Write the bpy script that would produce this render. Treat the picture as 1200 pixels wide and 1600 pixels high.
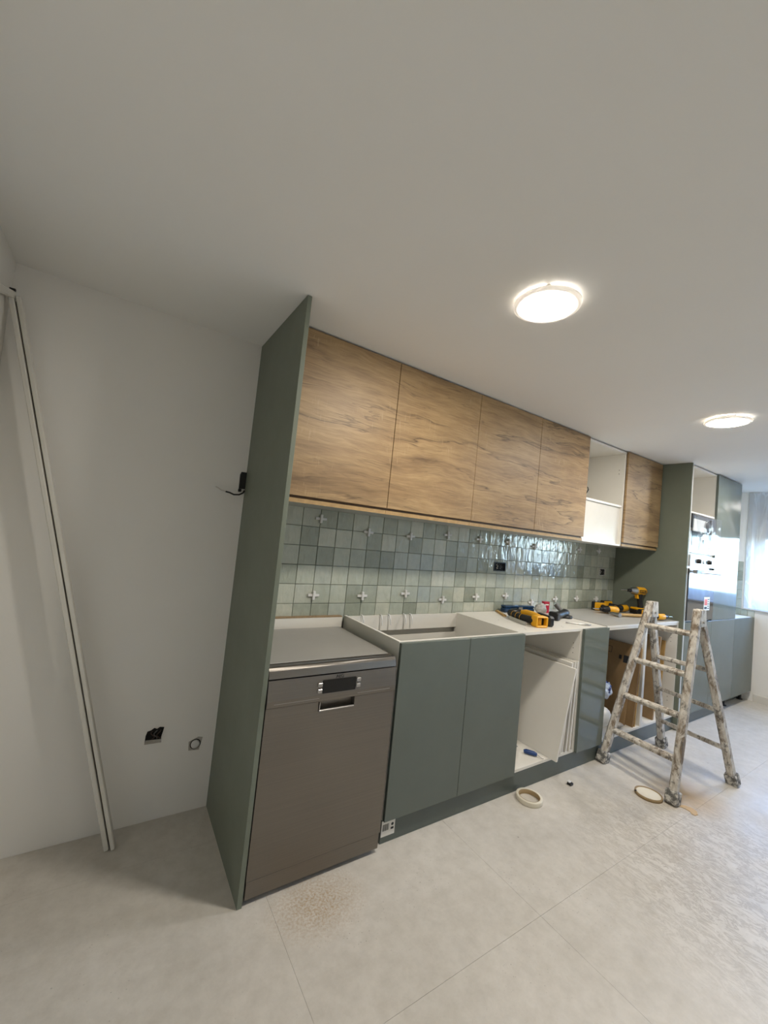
import bpy, bmesh, math, random
from mathutils import Vector, Matrix, Euler

for _o in list(bpy.data.objects):
    bpy.data.objects.remove(_o)
SC = bpy.context.scene
COL = SC.collection
RND = random.Random(7)

# ------------------------------------------------------------------ camera
H = 2.293                      # ceiling height
XL, XR, YF = -0.957, 5.45, -3.45   # left wall, window wall, wall behind the camera
cd = bpy.data.cameras.new('camera')
cam = bpy.data.objects.new('camera', cd)
COL.objects.link(cam)
cam.matrix_world = Matrix(((0.83142141, -0.11517531, -0.54357436, -0.5149),
                           (-0.5462135, 0.01004181, -0.8375858, -2.1021),
                           (0.10192767, 0.99329442, -0.05456133, 1.3944),
                           (0, 0, 0, 1)))
cd.sensor_fit = 'HORIZONTAL'
cd.sensor_width = 36.0
cd.lens = 633.5954 / 1200 * 36.0
cd.clip_start = 0.02
SC.camera = cam

# ------------------------------------------------------------------ sky
world = bpy.data.worlds.new('sky')
SC.world = world
world.use_nodes = True
wn = world.node_tree
wn.nodes.clear()
w_out = wn.nodes.new('ShaderNodeOutputWorld')
w_bg = wn.nodes.new('ShaderNodeBackground')
w_sky = wn.nodes.new('ShaderNodeTexSky')
w_sky.sky_type = 'NISHITA'
w_sky.sun_disc = False
w_sky.sun_elevation = math.radians(38)
w_sky.sun_rotation = math.radians(200)
w_bg.inputs['Strength'].default_value = 6.2
w_tint = wn.nodes.new('ShaderNodeMix')          # camera white balance sits on the lamps, so daylight reads cool
w_tint.data_type = 'RGBA'
w_tint.blend_type = 'MULTIPLY'
w_tint.inputs[0].default_value = 1.0
w_tint.inputs[7].default_value = (0.74, 0.93, 1.16, 1)
wn.links.new(w_sky.outputs[0], w_tint.inputs[6])
wn.links.new(w_tint.outputs[2], w_bg.inputs['Color'])
wn.links.new(w_bg.outputs[0], w_out.inputs['Surface'])

LAMP_STRENGTH = 252.0
vs = SC.view_settings
vs.view_transform = 'Standard'
vs.look = 'None'
vs.gamma = 1.0
vs.exposure = 0.0
vs.use_curve_mapping = False
# soft daylight entering through the window opening (portal of the sky)
pl = bpy.data.lights.new('window_portal', 'AREA')
pl.shape = 'RECTANGLE'
pl.size, pl.size_y = 1.25, 2.2
pl.cycles.is_portal = True
po = bpy.data.objects.new('window_portal', pl)
COL.objects.link(po)
po.location = (XR + 0.21, -1.63, 1.63)
po.rotation_euler = (0, math.radians(90), 0)


# ------------------------------------------------------------------ materials
def lin(r, g, b):
    f = lambda c: (c / 255 / 12.92) if c / 255 <= 0.04045 else ((c / 255 + 0.055) / 1.055) ** 2.4
    return (f(r), f(g), f(b), 1.0)


class NT:
    def __init__(self, name):
        self.m = bpy.data.materials.new(name)
        self.m.use_nodes = True
        self.t = self.m.node_tree
        self.b = self.t.nodes['Principled BSDF']

    def n(self, kind, **kw):
        nd = self.t.nodes.new(kind)
        for k, v in kw.items():
            if k in nd.inputs.keys():
                nd.inputs[k].default_value = v
            else:
                setattr(nd, k, v)
        return nd

    def l(self, a, b):
        self.t.links.new(a, b)

    def ramp(self, fac, stops):
        r = self.n('ShaderNodeValToRGB')
        el = r.color_ramp.elements
        while len(el) > 1:
            el.remove(el[0])
        el[0].position, el[0].color = stops[0]
        for p, c in stops[1:]:
            e = el.new(p)
            e.color = c
        self.l(fac, r.inputs[0])
        return r.outputs[0]

    def coords(self, scale=(1, 1, 1), kind='Object', loc=(0, 0, 0)):
        mp = self.n('ShaderNodeMapping')
        mp.inputs['Scale'].default_value = scale
        mp.inputs['Location'].default_value = loc
        if kind == 'World':
            g = self.n('ShaderNodeNewGeometry')
            self.l(g.outputs['Position'], mp.inputs[0])
        else:
            tc = self.n('ShaderNodeTexCoord')
            self.l(tc.outputs[kind], mp.inputs[0])
        return mp.outputs[0]

    def noise(self, vec, scale, detail=4, rough=0.55, dist=0.0):
        nd = self.n('ShaderNodeTexNoise')
        nd.inputs['Scale'].default_value = scale
        nd.inputs['Detail'].default_value = detail
        nd.inputs['Roughness'].default_value = rough
        nd.inputs['Distortion'].default_value = dist
        self.l(vec, nd.inputs['Vector'])
        return nd.outputs['Fac']

    def mix(self, fac, a, b, mode='MIX'):
        nd = self.n('ShaderNodeMix', data_type='RGBA', blend_type=mode)
        for sock, val in ((nd.inputs[0], fac), (nd.inputs[6], a), (nd.inputs[7], b)):
            if hasattr(val, 'links'):
                self.l(val, sock)
            else:
                sock.default_value = val
        return nd.outputs[2]

    def math(self, op, a, b=0.0, clamp=False):
        nd = self.n('ShaderNodeMath', operation=op, use_clamp=clamp)
        for sock, val in ((nd.inputs[0], a), (nd.inputs[1], b)):
            if hasattr(val, 'links'):
                self.l(val, sock)
            else:
                sock.default_value = val
        return nd.outputs[0]

    def bump(self, h, strength=0.2, dist=0.01):
        nd = self.n('ShaderNodeBump')
        nd.inputs['Strength'].default_value = strength
        nd.inputs['Distance'].default_value = dist
        self.l(h, nd.inputs['Height'])
        self.l(nd.outputs[0], self.b.inputs['Normal'])


MATS = {}


def plain(name, rgb, rough=0.5, metal=0.0, var=0.08, vscale=6.0, bump=0.0, bscale=60.0, spec=0.5, coat=0.0):
    """A principled material with a slight procedural mottling."""
    k = NT(name)
    c = lin(*rgb)
    v = k.coords((1, 1, 1), 'World')
    f = k.noise(v, vscale, 5, 0.6)
    d = tuple(x * (1 - var) for x in c[:3]) + (1,)
    u = tuple(min(1, x * (1 + var)) for x in c[:3]) + (1,)
    k.l(k.ramp(f, [(0.3, d), (0.7, u)]), k.b.inputs['Base Color'])
    k.b.inputs['Roughness'].default_value = rough
    k.b.inputs['Metallic'].default_value = metal
    k.b.inputs['Specular IOR Level'].default_value = spec
    k.b.inputs['Coat Weight'].default_value = coat
    if bump:
        k.bump(k.noise(v, bscale, 3), bump, 0.004)
    MATS[name] = k.m
    return k.m


def make_mats():
    # plaster
    k = NT('wall_plaster')
    v = k.coords((1, 1, 1), 'World')
    f = k.noise(v, 1.1, 5, 0.6)
    k.l(k.ramp(f, [(0.25, lin(232, 229, 222)), (0.75, lin(238, 235, 228))]), k.b.inputs['Base Color'])
    k.b.inputs['Roughness'].default_value = 0.75
    k.bump(k.noise(v, 35, 5, 0.6), 0.05, 0.004)
    MATS['plaster'] = k.m
    k = NT('ceiling_paint')
    v = k.coords((1, 1, 1), 'World')
    f = k.noise(v, 0.8, 4, 0.6)
    k.l(k.ramp(f, [(0.25, lin(238, 236, 230)), (0.75, lin(243, 241, 235))]), k.b.inputs['Base Color'])
    k.b.inputs['Roughness'].default_value = 0.8
    k.bump(k.noise(v, 60, 4, 0.6), 0.03, 0.003)
    MATS['ceiling'] = k.m

    # dusty cement-look floor tile
    k = NT('floor_cement')
    v = k.coords((1, 1, 1), 'World')
    base = k.ramp(k.noise(v, 1.6, 6, 0.62), [(0.3, lin(196, 190, 179)), (0.7, lin(214, 208, 198))])
    fine = k.ramp(k.noise(v, 16, 6, 0.7), [(0.3, (0.82, 0.81, 0.79, 1)), (0.62, (1, 1, 1, 1))])
    col = k.mix(0.8, base, fine, 'MULTIPLY')
    # pitted speckles
    vor = k.n('ShaderNodeTexVoronoi', Scale=62.0)
    k.l(v, vor.inputs['Vector'])
    patch = k.ramp(k.noise(v, 3.1, 3), [(0.48, (0, 0, 0, 1)), (0.62, (1, 1, 1, 1))])
    sp = k.ramp(vor.outputs['Distance'], [(0.05, (1, 1, 1, 1)), (0.13, (0, 0, 0, 1))])
    spk = k.math('MULTIPLY', patch, sp)
    col = k.mix(k.math('MULTIPLY', spk, 0.75), col, lin(120, 112, 98))

    def spot(x, y, r, sx=1.0):
        mp = k.n('ShaderNodeMapping')
        mp.inputs['Location'].default_value = (-x * sx / r, -y / r, 0)
        mp.inputs['Scale'].default_value = (sx / r, 1 / r, 0)
        g = k.n('ShaderNodeNewGeometry')
        k.l(g.outputs['Position'], mp.inputs[0])
        ln = k.n('ShaderNodeVectorMath', operation='LENGTH')
        k.l(mp.outputs[0], ln.inputs[0])
        s = k.math('SUBTRACT', 1.0, ln.outputs['Value'], True)
        return s
    grit = k.noise(v, 110, 5, 0.75)
    g2 = k.ramp(grit, [(0.42, (0, 0, 0, 1)), (0.62, (1, 1, 1, 1))])
    s1 = k.math('MULTIPLY', k.math('MULTIPLY', spot(0.27, -0.71, 0.17, 0.75), 1.3, True), g2)
    col = k.mix(k.math('MULTIPLY', s1, 0.85), col, lin(166, 136, 92))
    s2 = k.math('MULTIPLY', spot(2.56, -1.06, 0.22, 0.8), 1.0, True)
    col = k.mix(k.math('MULTIPLY', s2, 1.0, True), col, lin(176, 146, 100))
    # scuffs and plaster smears in front of the ladder
    vv = k.coords((3.0, 1.2, 1), 'World')
    sm = k.noise(vv, 9, 6, 0.7, 1.4)
    smr = k.ramp(sm, [(0.40, (0, 0, 0, 1)), (0.47, (1, 1, 1, 1)), (0.53, (0, 0, 0, 1))])
    area = k.math('MULTIPLY', spot(2.05, -1.50, 0.85, 1.0), 1.8, True)
    col = k.mix(k.math('MULTIPLY', k.math('MULTIPLY', smr, area), 0.5), col, lin(132, 118, 98))
    # a few dark bits
    vb = k.n('ShaderNodeTexVoronoi', Scale=7.0)
    k.l(v, vb.inputs['Vector'])
    bits = k.ramp(vb.outputs['Distance'], [(0.022, (1, 1, 1, 1)), (0.03, (0, 0, 0, 1))])
    col = k.mix(k.math('MULTIPLY', bits, 0.55), col, lin(70, 62, 54))
    k.l(col, k.b.inputs['Base Color'])
    k.l(k.ramp(k.noise(v, 5, 5), [(0.3, (0.32, 0.32, 0.32, 1)), (0.7, (0.5, 0.5, 0.5, 1))]), k.b.inputs['Roughness'])
    hgt = k.math('SUBTRACT', k.noise(v, 30, 5, 0.65), spk)
    k.bump(hgt, 0.12, 0.004)
    MATS['floor'] = k.m
    plain('joint', (205, 200, 190), 0.8)

    # oak laminate with horizontal grain
    k = NT('oak_laminate')
    v = k.coords((1, 1, 1), 'World')
    warp = k.noise(k.coords((0.9, 1, 2.2), 'World'), 2.0, 3)
    wz = k.n('ShaderNodeCombineXYZ')
    k.l(k.math('MULTIPLY', k.math('SUBTRACT', warp, 0.5), 0.10), wz.inputs[2])
    add = k.n('ShaderNodeVectorMath', operation='ADD')
    k.l(v, add.inputs[0])
    k.l(wz.outputs[0], add.inputs[1])

    def stretched(sx, sz):
        mp = k.n('ShaderNodeMapping')
        mp.inputs['Scale'].default_value = (sx, sx, sz)
        k.l(add.outputs[0], mp.inputs[0])
        return mp.outputs[0]
    broad = k.noise(stretched(0.9, 5.5), 1.5, 4, 0.6)
    col = k.ramp(broad, [(0.28, lin(112, 88, 60)), (0.45, lin(150, 122, 86)), (0.58, lin(168, 140, 100)), (0.75, lin(138, 111, 77))])
    fib = k.noise(stretched(7.0, 120.0), 1.0, 6, 0.75)
    col = k.mix(0.8, col, k.ramp(fib, [(0.3, (0.66, 0.63, 0.58, 1)), (0.6, (1.04, 1.04, 1.04, 1))]), 'MULTIPLY')
    streak = k.noise(stretched(0.42, 4.6), 1.35, 5, 0.52)
    sf = k.ramp(streak, [(0.494, (0, 0, 0, 1)), (0.503, (0.9, 0.9, 0.9, 1)), (0.510, (0.35, 0.35, 0.35, 1)), (0.55, (0, 0, 0, 1))])
    sgate = k.ramp(k.noise(stretched(1.1, 3.0), 1.7, 2), [(0.36, (0, 0, 0, 1)), (0.52, (1, 1, 1, 1))])
    col = k.mix(k.math('MULTIPLY', k.math('MULTIPLY', sf, sgate), 0.95), col, lin(72, 54, 37))
    st2 = k.noise(stretched(0.8, 9.0), 1.9, 4, 0.55)
    s2f = k.ramp(st2, [(0.490, (0, 0, 0, 1)), (0.503, (1, 1, 1, 1)), (0.525, (0, 0, 0, 1))])
    g2 = k.ramp(k.noise(stretched(1.5, 2.6), 2.3, 2), [(0.46, (0, 0, 0, 1)), (0.60, (1, 1, 1, 1))])
    col = k.mix(k.math('MULTIPLY', k.math('MULTIPLY', s2f, g2), 0.6), col, lin(84, 64, 44))
    cloud = k.ramp(k.noise(stretched(1.3, 6.5), 1.1, 5, 0.62), [(0.52, (0, 0, 0, 1)), (0.70, (1, 1, 1, 1))])
    col = k.mix(k.math('MULTIPLY', cloud, 0.45), col, lin(100, 78, 56))
    # crosswise pale flecks
    fl = k.noise(k.coords((26, 26, 5), 'World'), 3.0, 3, 0.6)
    fg = k.ramp(k.noise(v, 4.3, 2), [(0.55, (0, 0, 0, 1)), (0.66, (1, 1, 1, 1))])
    flr = k.math('MULTIPLY', k.ramp(fl, [(0.58, (0, 0, 0, 1)), (0.66, (1, 1, 1, 1))]), fg)
    col = k.mix(k.math('MULTIPLY', flr, 0.35), col, lin(188, 162, 126))
    # knots
    vk = k.n('ShaderNodeTexVoronoi', Scale=3.1)
    k.l(stretched(1.0, 1.9), vk.inputs['Vector'])
    kn = k.ramp(vk.outputs['Distance'], [(0.02, (1, 1, 1, 1)), (0.075, (0, 0, 0, 1))])
    col = k.mix(k.math('MULTIPLY', kn, 0.7), col, lin(76, 56, 39))
    k.l(col, k.b.inputs['Base Color'])
    k.b.inputs['Roughness'].default_value = 0.5
    k.bump(fib, 0.08, 0.002)
    MATS['oak'] = k.m
    plain('oak_edge', (166, 136, 92), 0.5, var=0.15, vscale=30)
    plain('oak_dark_edge', (112, 84, 56), 0.5, var=0.15, vscale=30)

    # sage green lacquer with faint dust
    for nm, rough, c0, c1 in (('sage', 0.30, (92, 99, 91), (99, 106, 98)), ('sage_gloss', 0.10, (98, 106, 99), (104, 112, 105)),
                              ('sage_panel', 0.42, (110, 116, 102), (117, 123, 109))):  # same paint; panel copy coloured lighter than the doors to make up for dim light
        k = NT(nm + '_lacquer')
        v = k.coords((1, 1, 1), 'World')
        k.l(k.ramp(k.noise(v, 3.0, 6, 0.65), [(0.3, lin(*c0)), (0.7, lin(*c1))]), k.b.inputs['Base Color'])
        r = k.ramp(k.noise(v, 4.0, 5, 0.65), [(0.3, (rough * 0.95,) * 3 + (1,)), (0.75, (rough * 1.15,) * 3 + (1,))])
        k.l(r, k.b.inputs['Roughness'])
        k.b.inputs['Specular IOR Level'].default_value = 0.4
        MATS[nm] = k.m
    plain('sage_edge', (132, 140, 128), 0.4, var=0.05)
    plain('plinth', (84, 92, 86), 0.35)

    plain('melamine', (226, 222, 212), 0.42, var=0.03, vscale=3)
    plain('melamine_grey', (176, 174, 168), 0.38, var=0.05, vscale=3)
    plain('melamine_edge', (236, 234, 228), 0.4, var=0.02)
    plain('particle_board', (150, 126, 94), 0.8, var=0.25, vscale=90)
    plain('white_plastic', (214, 212, 207), 0.4, var=0.03)
    plain('white_lacquer', (216, 212, 202), 0.35, var=0.05, vscale=4)
    plain('groove', (96, 92, 84), 0.6)
    plain('black_plastic', (22, 22, 22), 0.38, var=0.2)
    plain('black_rubber', (30, 30, 29), 0.7, var=0.2)
    plain('dark_hole', (10, 10, 9), 0.9)
    plain('tool_yellow', (232, 168, 20), 0.38, var=0.06)
    plain('tool_grey', (92, 92, 90), 0.45, var=0.1)
    plain('steel', (180, 178, 174), 0.3, 1.0, var=0.05)
    plain('chrome', (205, 205, 205), 0.15, 1.0, var=0.03)
    plain('blue_plastic', (24, 62, 120), 0.35)
    plain('blue_case', (26, 54, 84), 0.22, var=0.15)
    plain('red_plastic', (176, 26, 52), 0.4)
    plain('grey_wrap', (172, 170, 164), 0.4, var=0.25, vscale=40)
    plain('light_wood', (186, 150, 92), 0.55, var=0.15, vscale=25)
    plain('copper', (170, 100, 60), 0.4, 0.8)
    plain('wire_brown', (70, 52, 40), 0.5)
    plain('wire_white', (206, 200, 190), 0.5)
    plain('cement_patch', (168, 162, 152), 0.9, var=0.15, vscale=40)
    plain('paper', (224, 220, 210), 0.7, var=0.04)
    plain('ink', (30, 30, 30), 0.7)
    plain('label_orange', (214, 78, 40), 0.5, var=0.1)
    plain('tape_roll', (222, 214, 194), 0.55, var=0.08)
    plain('tape_core', (150, 128, 92), 0.8, var=0.12)
    plain('drip', (198, 164, 112), 0.3, var=0.1)
    plain('dust_tan', (196, 176, 138), 0.85, var=0.12)
    plain('oven_panel', (196, 198, 200), 0.28, 0.85, var=0.04)
    plain('dw_top', (150, 147, 141), 0.45, 0.0, var=0.05, vscale=3)
    plain('foam', (236, 236, 232), 0.7, var=0.04)
    plain('display_dark', (8, 8, 8), 0.12)
    plain('shutter', (176, 176, 180), 0.5, var=0.03)
    plain('terrace', (196, 190, 178), 0.8, var=0.1)
    plain('facade', (226, 222, 212), 0.85, var=0.05)

    # cardboard
    k = NT('cardboard')
    v = k.coords((1, 1, 1), 'World')
    k.l(k.ramp(k.noise(v, 5, 5), [(0.3, lin(134, 106, 70)), (0.7, lin(154, 124, 84))]), k.b.inputs['Base Color'])
    k.b.inputs['Roughness'].default_value = 0.8
    k.bump(k.noise(k.coords((4, 4, 160), 'World'), 1.0, 2), 0.08, 0.002)
    MATS['cardboard'] = k.m

    # brushed stainless
    k = NT('brushed_steel')
    v = k.coords((1.2, 1.2, 900.0), 'World')
    f = k.noise(v, 1.0, 4, 0.6)
    k.l(k.ramp(f, [(0.3, lin(126, 121, 114)), (0.7, lin(138, 132, 124))]), k.b.inputs['Base Color'])
    k.b.inputs['Metallic'].default_value = 0.92
    k.l(k.ramp(k.noise(k.coords((1, 1, 1), 'World'), 3.0, 5), [(0.3, (0.38,) * 3 + (1,)), (0.7, (0.48,) * 3 + (1,))]), k.b.inputs['Roughness'])
    k.b.inputs['Anisotropic'].default_value = 0.75
    tg = k.n('ShaderNodeTangent', direction_type='RADIAL', axis='Z')
    k.l(tg.outputs[0], k.b.inputs['Tangent'])
    k.bump(f, 0.02, 0.001)
    MATS['brushed'] = k.m

    # hand-made glazed tiles: tint differs tile by tile, wavy glaze
    k = NT('glazed_tile')
    oi = k.n('ShaderNodeObjectInfo')
    tint = k.ramp(oi.outputs['Random'], [(0.0, lin(146, 151, 137)), (0.3, lin(166, 171, 157)), (0.55, lin(180, 184, 170)), (0.8, lin(192, 193, 178)), (1.0, lin(160, 168, 161))])
    v = k.coords((1, 1, 1), 'World')
    cl = k.ramp(k.noise(v, 22, 5, 0.62), [(0.3, (0.84, 0.86, 0.84, 1)), (0.66, (1.04, 1.03, 1.0, 1))])
    k.l(k.mix(0.9, tint, cl, 'MULTIPLY'), k.b.inputs['Base Color'])
    k.b.inputs['Roughness'].default_value = 0.07
    k.b.inputs['Specular IOR Level'].default_value = 0.8
    seedv = k.n('ShaderNodeVectorMath', operation='ADD')
    cmb = k.n('ShaderNodeCombineXYZ')
    k.l(k.math('MULTIPLY', oi.outputs['Random'], 37.0), cmb.inputs[0])
    k.l(k.coords((1, 1, 0.4), 'World'), seedv.inputs[0])
    k.l(cmb.outputs[0], seedv.inputs[1])
    wv = k.noise(seedv.outputs[0], 24, 3, 0.5, 0.4)
    k.bump(wv, 0.5, 0.010)
    MATS['tile'] = k.m
    plain('tile_bed', (150, 150, 142), 0.9, var=0.2, vscale=30)

    # paint-crusted old wood
    k = NT('painted_old_wood')
    v = k.coords((1, 1, 0.45), 'Object')
    wood = k.ramp(k.noise(k.coords((6, 6, 1), 'Object'), 6, 5), [(0.3, lin(104, 90, 74)), (0.7, lin(142, 125, 104))])
    pn = k.noise(v, 17, 7, 0.68, 0.6)
    m1 = k.ramp(pn, [(0.39, (0, 0, 0, 1)), (0.49, (1, 1, 1, 1))])
    white = k.ramp(k.noise(v, 40, 4), [(0.3, lin(172, 162, 147)), (0.7, lin(224, 219, 208))])
    col = k.mix(m1, wood, white)
    p2 = k.noise(k.coords((1, 1, 0.6), 'Object', (3, 1, 2)), 26, 5, 0.7)
    m2 = k.ramp(p2, [(0.55, (0, 0, 0, 1)), (0.62, (1, 1, 1, 1))])
    col = k.mix(k.math('MULTIPLY', m2, 0.8), col, lin(92, 88, 82))
    k.l(col, k.b.inputs['Base Color'])
    k.b.inputs['Roughness'].default_value = 0.7
    k.bump(k.math('ADD', pn, p2), 0.5, 0.006)
    MATS['oldpaint'] = k.m
    k = NT('crusted_rubber')
    v = k.coords((1, 1, 1), 'Object')
    pn = k.ramp(k.noise(v, 34, 5, 0.65), [(0.46, (0, 0, 0, 1)), (0.56, (1, 1, 1, 1))])
    k.l(k.mix(pn, lin(98, 96, 92), lin(196, 192, 182)), k.b.inputs['Base Color'])
    k.b.inputs['Roughness'].default_value = 0.8
    MATS['boot'] = k.m

    # light diffuser
    k = NT('lamp_diffuser')
    k.b.inputs['Base Color'].default_value = (1, 1, 1, 1)
    k.b.inputs['Emission Color'].default_value = (1.0, 0.938, 0.855, 1)
    k.b.inputs['Emission Strength'].default_value = LAMP_STRENGTH
    MATS['diffuser'] = k.m

    # opal plastic ring that lets some of the lamp's light through
    k = NT('opal_plastic')
    k.b.inputs['Base Color'].default_value = lin(236, 234, 230)
    k.b.inputs['Roughness'].default_value = 0.4
    out = [n for n in k.t.nodes if n.type == 'OUTPUT_MATERIAL'][0]
    tl = k.n('ShaderNodeBsdfTranslucent', Color=(0.9, 0.88, 0.85, 1))
    mx = k.n('ShaderNodeMixShader')
    mx.inputs[0].default_value = 0.3
    k.l(k.b.outputs[0], mx.inputs[1]); k.l(tl.outputs[0], mx.inputs[2])
    k.l(mx.outputs[0], out.inputs['Surface'])
    MATS['opal'] = k.m
    # thin plastic film
    def film(name, tr, tint, rough=0.12, glossy=0.2, transl=0.2):
        k = NT(name)
        k.t.nodes.remove(k.b)
        out = [n for n in k.t.nodes if n.type == 'OUTPUT_MATERIAL'][0]
        a = k.n('ShaderNodeBsdfTransparent', Color=tint)
        b = k.n('ShaderNodeBsdfTranslucent', Color=(0.86, 0.87, 0.9, 1))
        d = k.n('ShaderNodeBsdfDiffuse', Color=(0.8, 0.8, 0.8, 1))
        g = k.n('ShaderNodeBsdfGlossy', Color=(0.9, 0.9, 0.92, 1), Roughness=rough)
        m0 = k.n('ShaderNodeMixShader'); m0.inputs[0].default_value = 0.4
        k.l(b.outputs[0], m0.inputs[1]); k.l(d.outputs[0], m0.inputs[2])
        m1 = k.n('ShaderNodeMixShader'); m1.inputs[0].default_value = transl
        if name == 'film':      # creases that scatter more light than the flat film
            cr = k.noise(k.coords((1, 4.0, 0.9), 'World'), 1.6, 3, 0.5, 0.5)
            k.l(k.ramp(cr, [(0.30, (0.3,) * 3 + (1,)), (0.47, (transl,) * 3 + (1,)), (0.50, (0.6,) * 3 + (1,)), (0.53, (transl,) * 3 + (1,)), (0.7, (0.48,) * 3 + (1,))]), m1.inputs[0])
        k.l(a.outputs[0], m1.inputs[1]); k.l(m0.outputs[0], m1.inputs[2])
        m2 = k.n('ShaderNodeMixShader'); m2.inputs[0].default_value = glossy
        k.l(m1.outputs[0], m2.inputs[1]); k.l(g.outputs[0], m2.inputs[2])
        k.l(m2.outputs[0], out.inputs['Surface'])
        MATS[name] = k.m
    film('film', 0.7, (0.95, 0.97, 1, 1), 0.15, 0.14, 0.38)
    film('wrap', 0.6, (0.95, 0.97, 1, 1), 0.10, 0.16, 0.10)
    film('bag', 0.5, (0.9, 0.93, 1, 1), 0.15, 0.2, 0.35)
    film('pane', 0.9, (0.96, 0.98, 1, 1), 0.02, 0.06, 0.0)
    # oven glass
    k = NT('oven_glass')
    k.b.inputs['Base Color'].default_value = (0.012, 0.012, 0.014, 1)
    k.b.inputs['Roughness'].default_value = 0.06
    k.b.inputs['Specular IOR Level'].default_value = 0.9
    k.b.inputs['Coat Weight'].default_value = 0.5
    MATS['oven_glass'] = k.m
    # blue and white printed bag
    k = NT('printed_bag')
    v = k.coords((1, 1, 1), 'World')
    f = k.noise(v, 14, 4, 0.6)
    k.l(k.ramp(f, [(0.40, lin(34, 52, 112)), (0.46, lin(170, 184, 204)), (0.7, lin(216, 218, 220))]), k.b.inputs['Base Color'])
    k.b.inputs['Roughness'].default_value = 0.25
    MATS['printed_bag'] = k.m


make_mats()


# ------------------------------------------------------------------ mesh helpers
class MB:
    def __init__(self):
        self.v, self.f, self.s = [], [], []

    def add(self, vs, fs, smooth=False):
        o = len(self.v)
        self.v += [Vector(p) for p in vs]
        self.f += [tuple(i + o for i in q) for q in fs]
        self.s += [smooth] * len(fs)
        return self

    def box(self, x0, x1, y0, y1, z0, z1, c=0.0):
        if x0 > x1: x0, x1 = x1, x0
        if y0 > y1: y0, y1 = y1, y0
        if z0 > z1: z0, z1 = z1, z0
        if c <= 0:
            vs = [(x, y, z) for x in (x0, x1) for y in (y0, y1) for z in (z0, z1)]
            fs = [(0, 1, 3, 2), (4, 6, 7, 5), (0, 4, 5, 1), (2, 3, 7, 6), (0, 2, 6, 4), (1, 5, 7, 3)]
            return self.add(vs, fs)
        bm = bmesh.new()
        bmesh.ops.create_cube(bm, size=1)
        for q in bm.verts:
            q.co = Vector((x0 + (q.co.x + .5) * (x1 - x0), y0 + (q.co.y + .5) * (y1 - y0), z0 + (q.co.z + .5) * (z1 - z0)))
        bmesh.ops.bevel(bm, geom=bm.edges[:], offset=c, segments=1, affect='EDGES')
        bm.verts.index_update()
        self.add([q.co.copy() for q in bm.verts], [tuple(x.index for x in fc.verts) for fc in bm.faces])
        bm.free()
        return self

    def obox(self, p0, p1, w, d, side, c=0.0):
        """Bar from p0 to p1: width w along 'side', depth d across."""
        p0, p1 = Vector(p0), Vector(p1)
        ax = (p1 - p0)
        L = ax.length
        ax.normalize()
        s = Vector(side)
        s = (s - ax * s.dot(ax)).normalized()
        t = ax.cross(s)
        m = MB().box(-w / 2, w / 2, -d / 2, d / 2, 0, L, c)
        return self.add([p0 + s * q.x + t * q.y + ax * q.z for q in m.v], m.f)

    def tube(self, pts, r, n=10, caps=True, squash=1.0):
        pts = [Vector(p) for p in pts]
        rs = r if isinstance(r, (list, tuple)) else [r] * len(pts)
        rings = []
        prev = None
        for i, p in enumerate(pts):
            t = (pts[min(i + 1, len(pts) - 1)] - pts[max(i - 1, 0)]).normalized()
            if prev is None:
                a = Vector((0, 0, 1)) if abs(t.z) < 0.9 else Vector((1, 0, 0))
                u = t.cross(a).normalized()
            else:
                u = (prev - t * prev.dot(t)).normalized()
            w = t.cross(u)
            prev = u
            rings.append([p + (u * math.cos(2 * math.pi * j / n) + w * math.sin(2 * math.pi * j / n) * squash) * rs[i] for j in range(n)])
        vs = [q for g in rings for q in g]
        fs = []
        for i in range(len(pts) - 1):
            for j in range(n):
                fs.append((i * n + j, i * n + (j + 1) % n, (i + 1) * n + (j + 1) % n, (i + 1) * n + j))
        self.add(vs, fs, True)
        if caps:
            self.add(rings[0], [tuple(range(n - 1, -1, -1))])
            self.add(rings[-1], [tuple(range(n))])
        return self

    def lathe(self, prof, c=(0, 0, 0), axis='Z', n=32, smooth=True):
        """Revolve (r, h) pairs about an axis through c."""
        vs, fs = [], []
        for r, h in prof:
            for j in range(n):
                a = 2 * math.pi * j / n
                x, y, z = r * math.cos(a), r * math.sin(a), h
                if axis == 'Y': x, y, z = x, h, y
                if axis == 'X': x, y, z = h, x, y
                vs.append((c[0] + x, c[1] + y, c[2] + z))
        for i in range(len(prof) - 1):
            for j in range(n):
                fs.append((i * n + j, i * n + (j + 1) % n, (i + 1) * n + (j + 1) % n, (i + 1) * n + j))
        return self.add(vs, fs, smooth)

    def prism(self, pts, y0, y1, plane='XZ'):
        """Extrude an outline."""
        n = len(pts)
        def mk(a, b, h):
            return (a, h, b) if plane == 'XZ' else ((a, b, h) if plane == 'XY' else (h, a, b))
        vs = [mk(a, b, y0) for a, b in pts] + [mk(a, b, y1) for a, b in pts]
        fs = [tuple(range(n)), tuple(range(2 * n - 1, n - 1, -1))]
        for i in range(n):
            fs.append((i, (i + 1) % n, n + (i + 1) % n, n + i))
        return self.add(vs, fs)

    def blob(self, c, r, seed=0, amp=0.25, n=2, freq=3.0):
        from mathutils import noise
        bm = bmesh.new()
        bmesh.ops.create_icosphere(bm, subdivisions=n + 1, radius=1)
        off = Vector((seed * 3.7, seed * 1.3, seed * 2.1))
        for q in bm.verts:
            k = 1 + amp * noise.noise(q.co * freq * 0.5 + off) + amp * 0.6 * noise.noise(q.co * freq * 1.3 + off)
            q.co = Vector((c[0] + q.co.x * r[0] * k, c[1] + q.co.y * r[1] * k, c[2] + q.co.z * r[2] * k))
        bm.verts.index_update()
        self.add([q.co.copy() for q in bm.verts], [tuple(x.index for x in f.verts) for f in bm.faces], True)
        bm.free()
        return self

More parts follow.
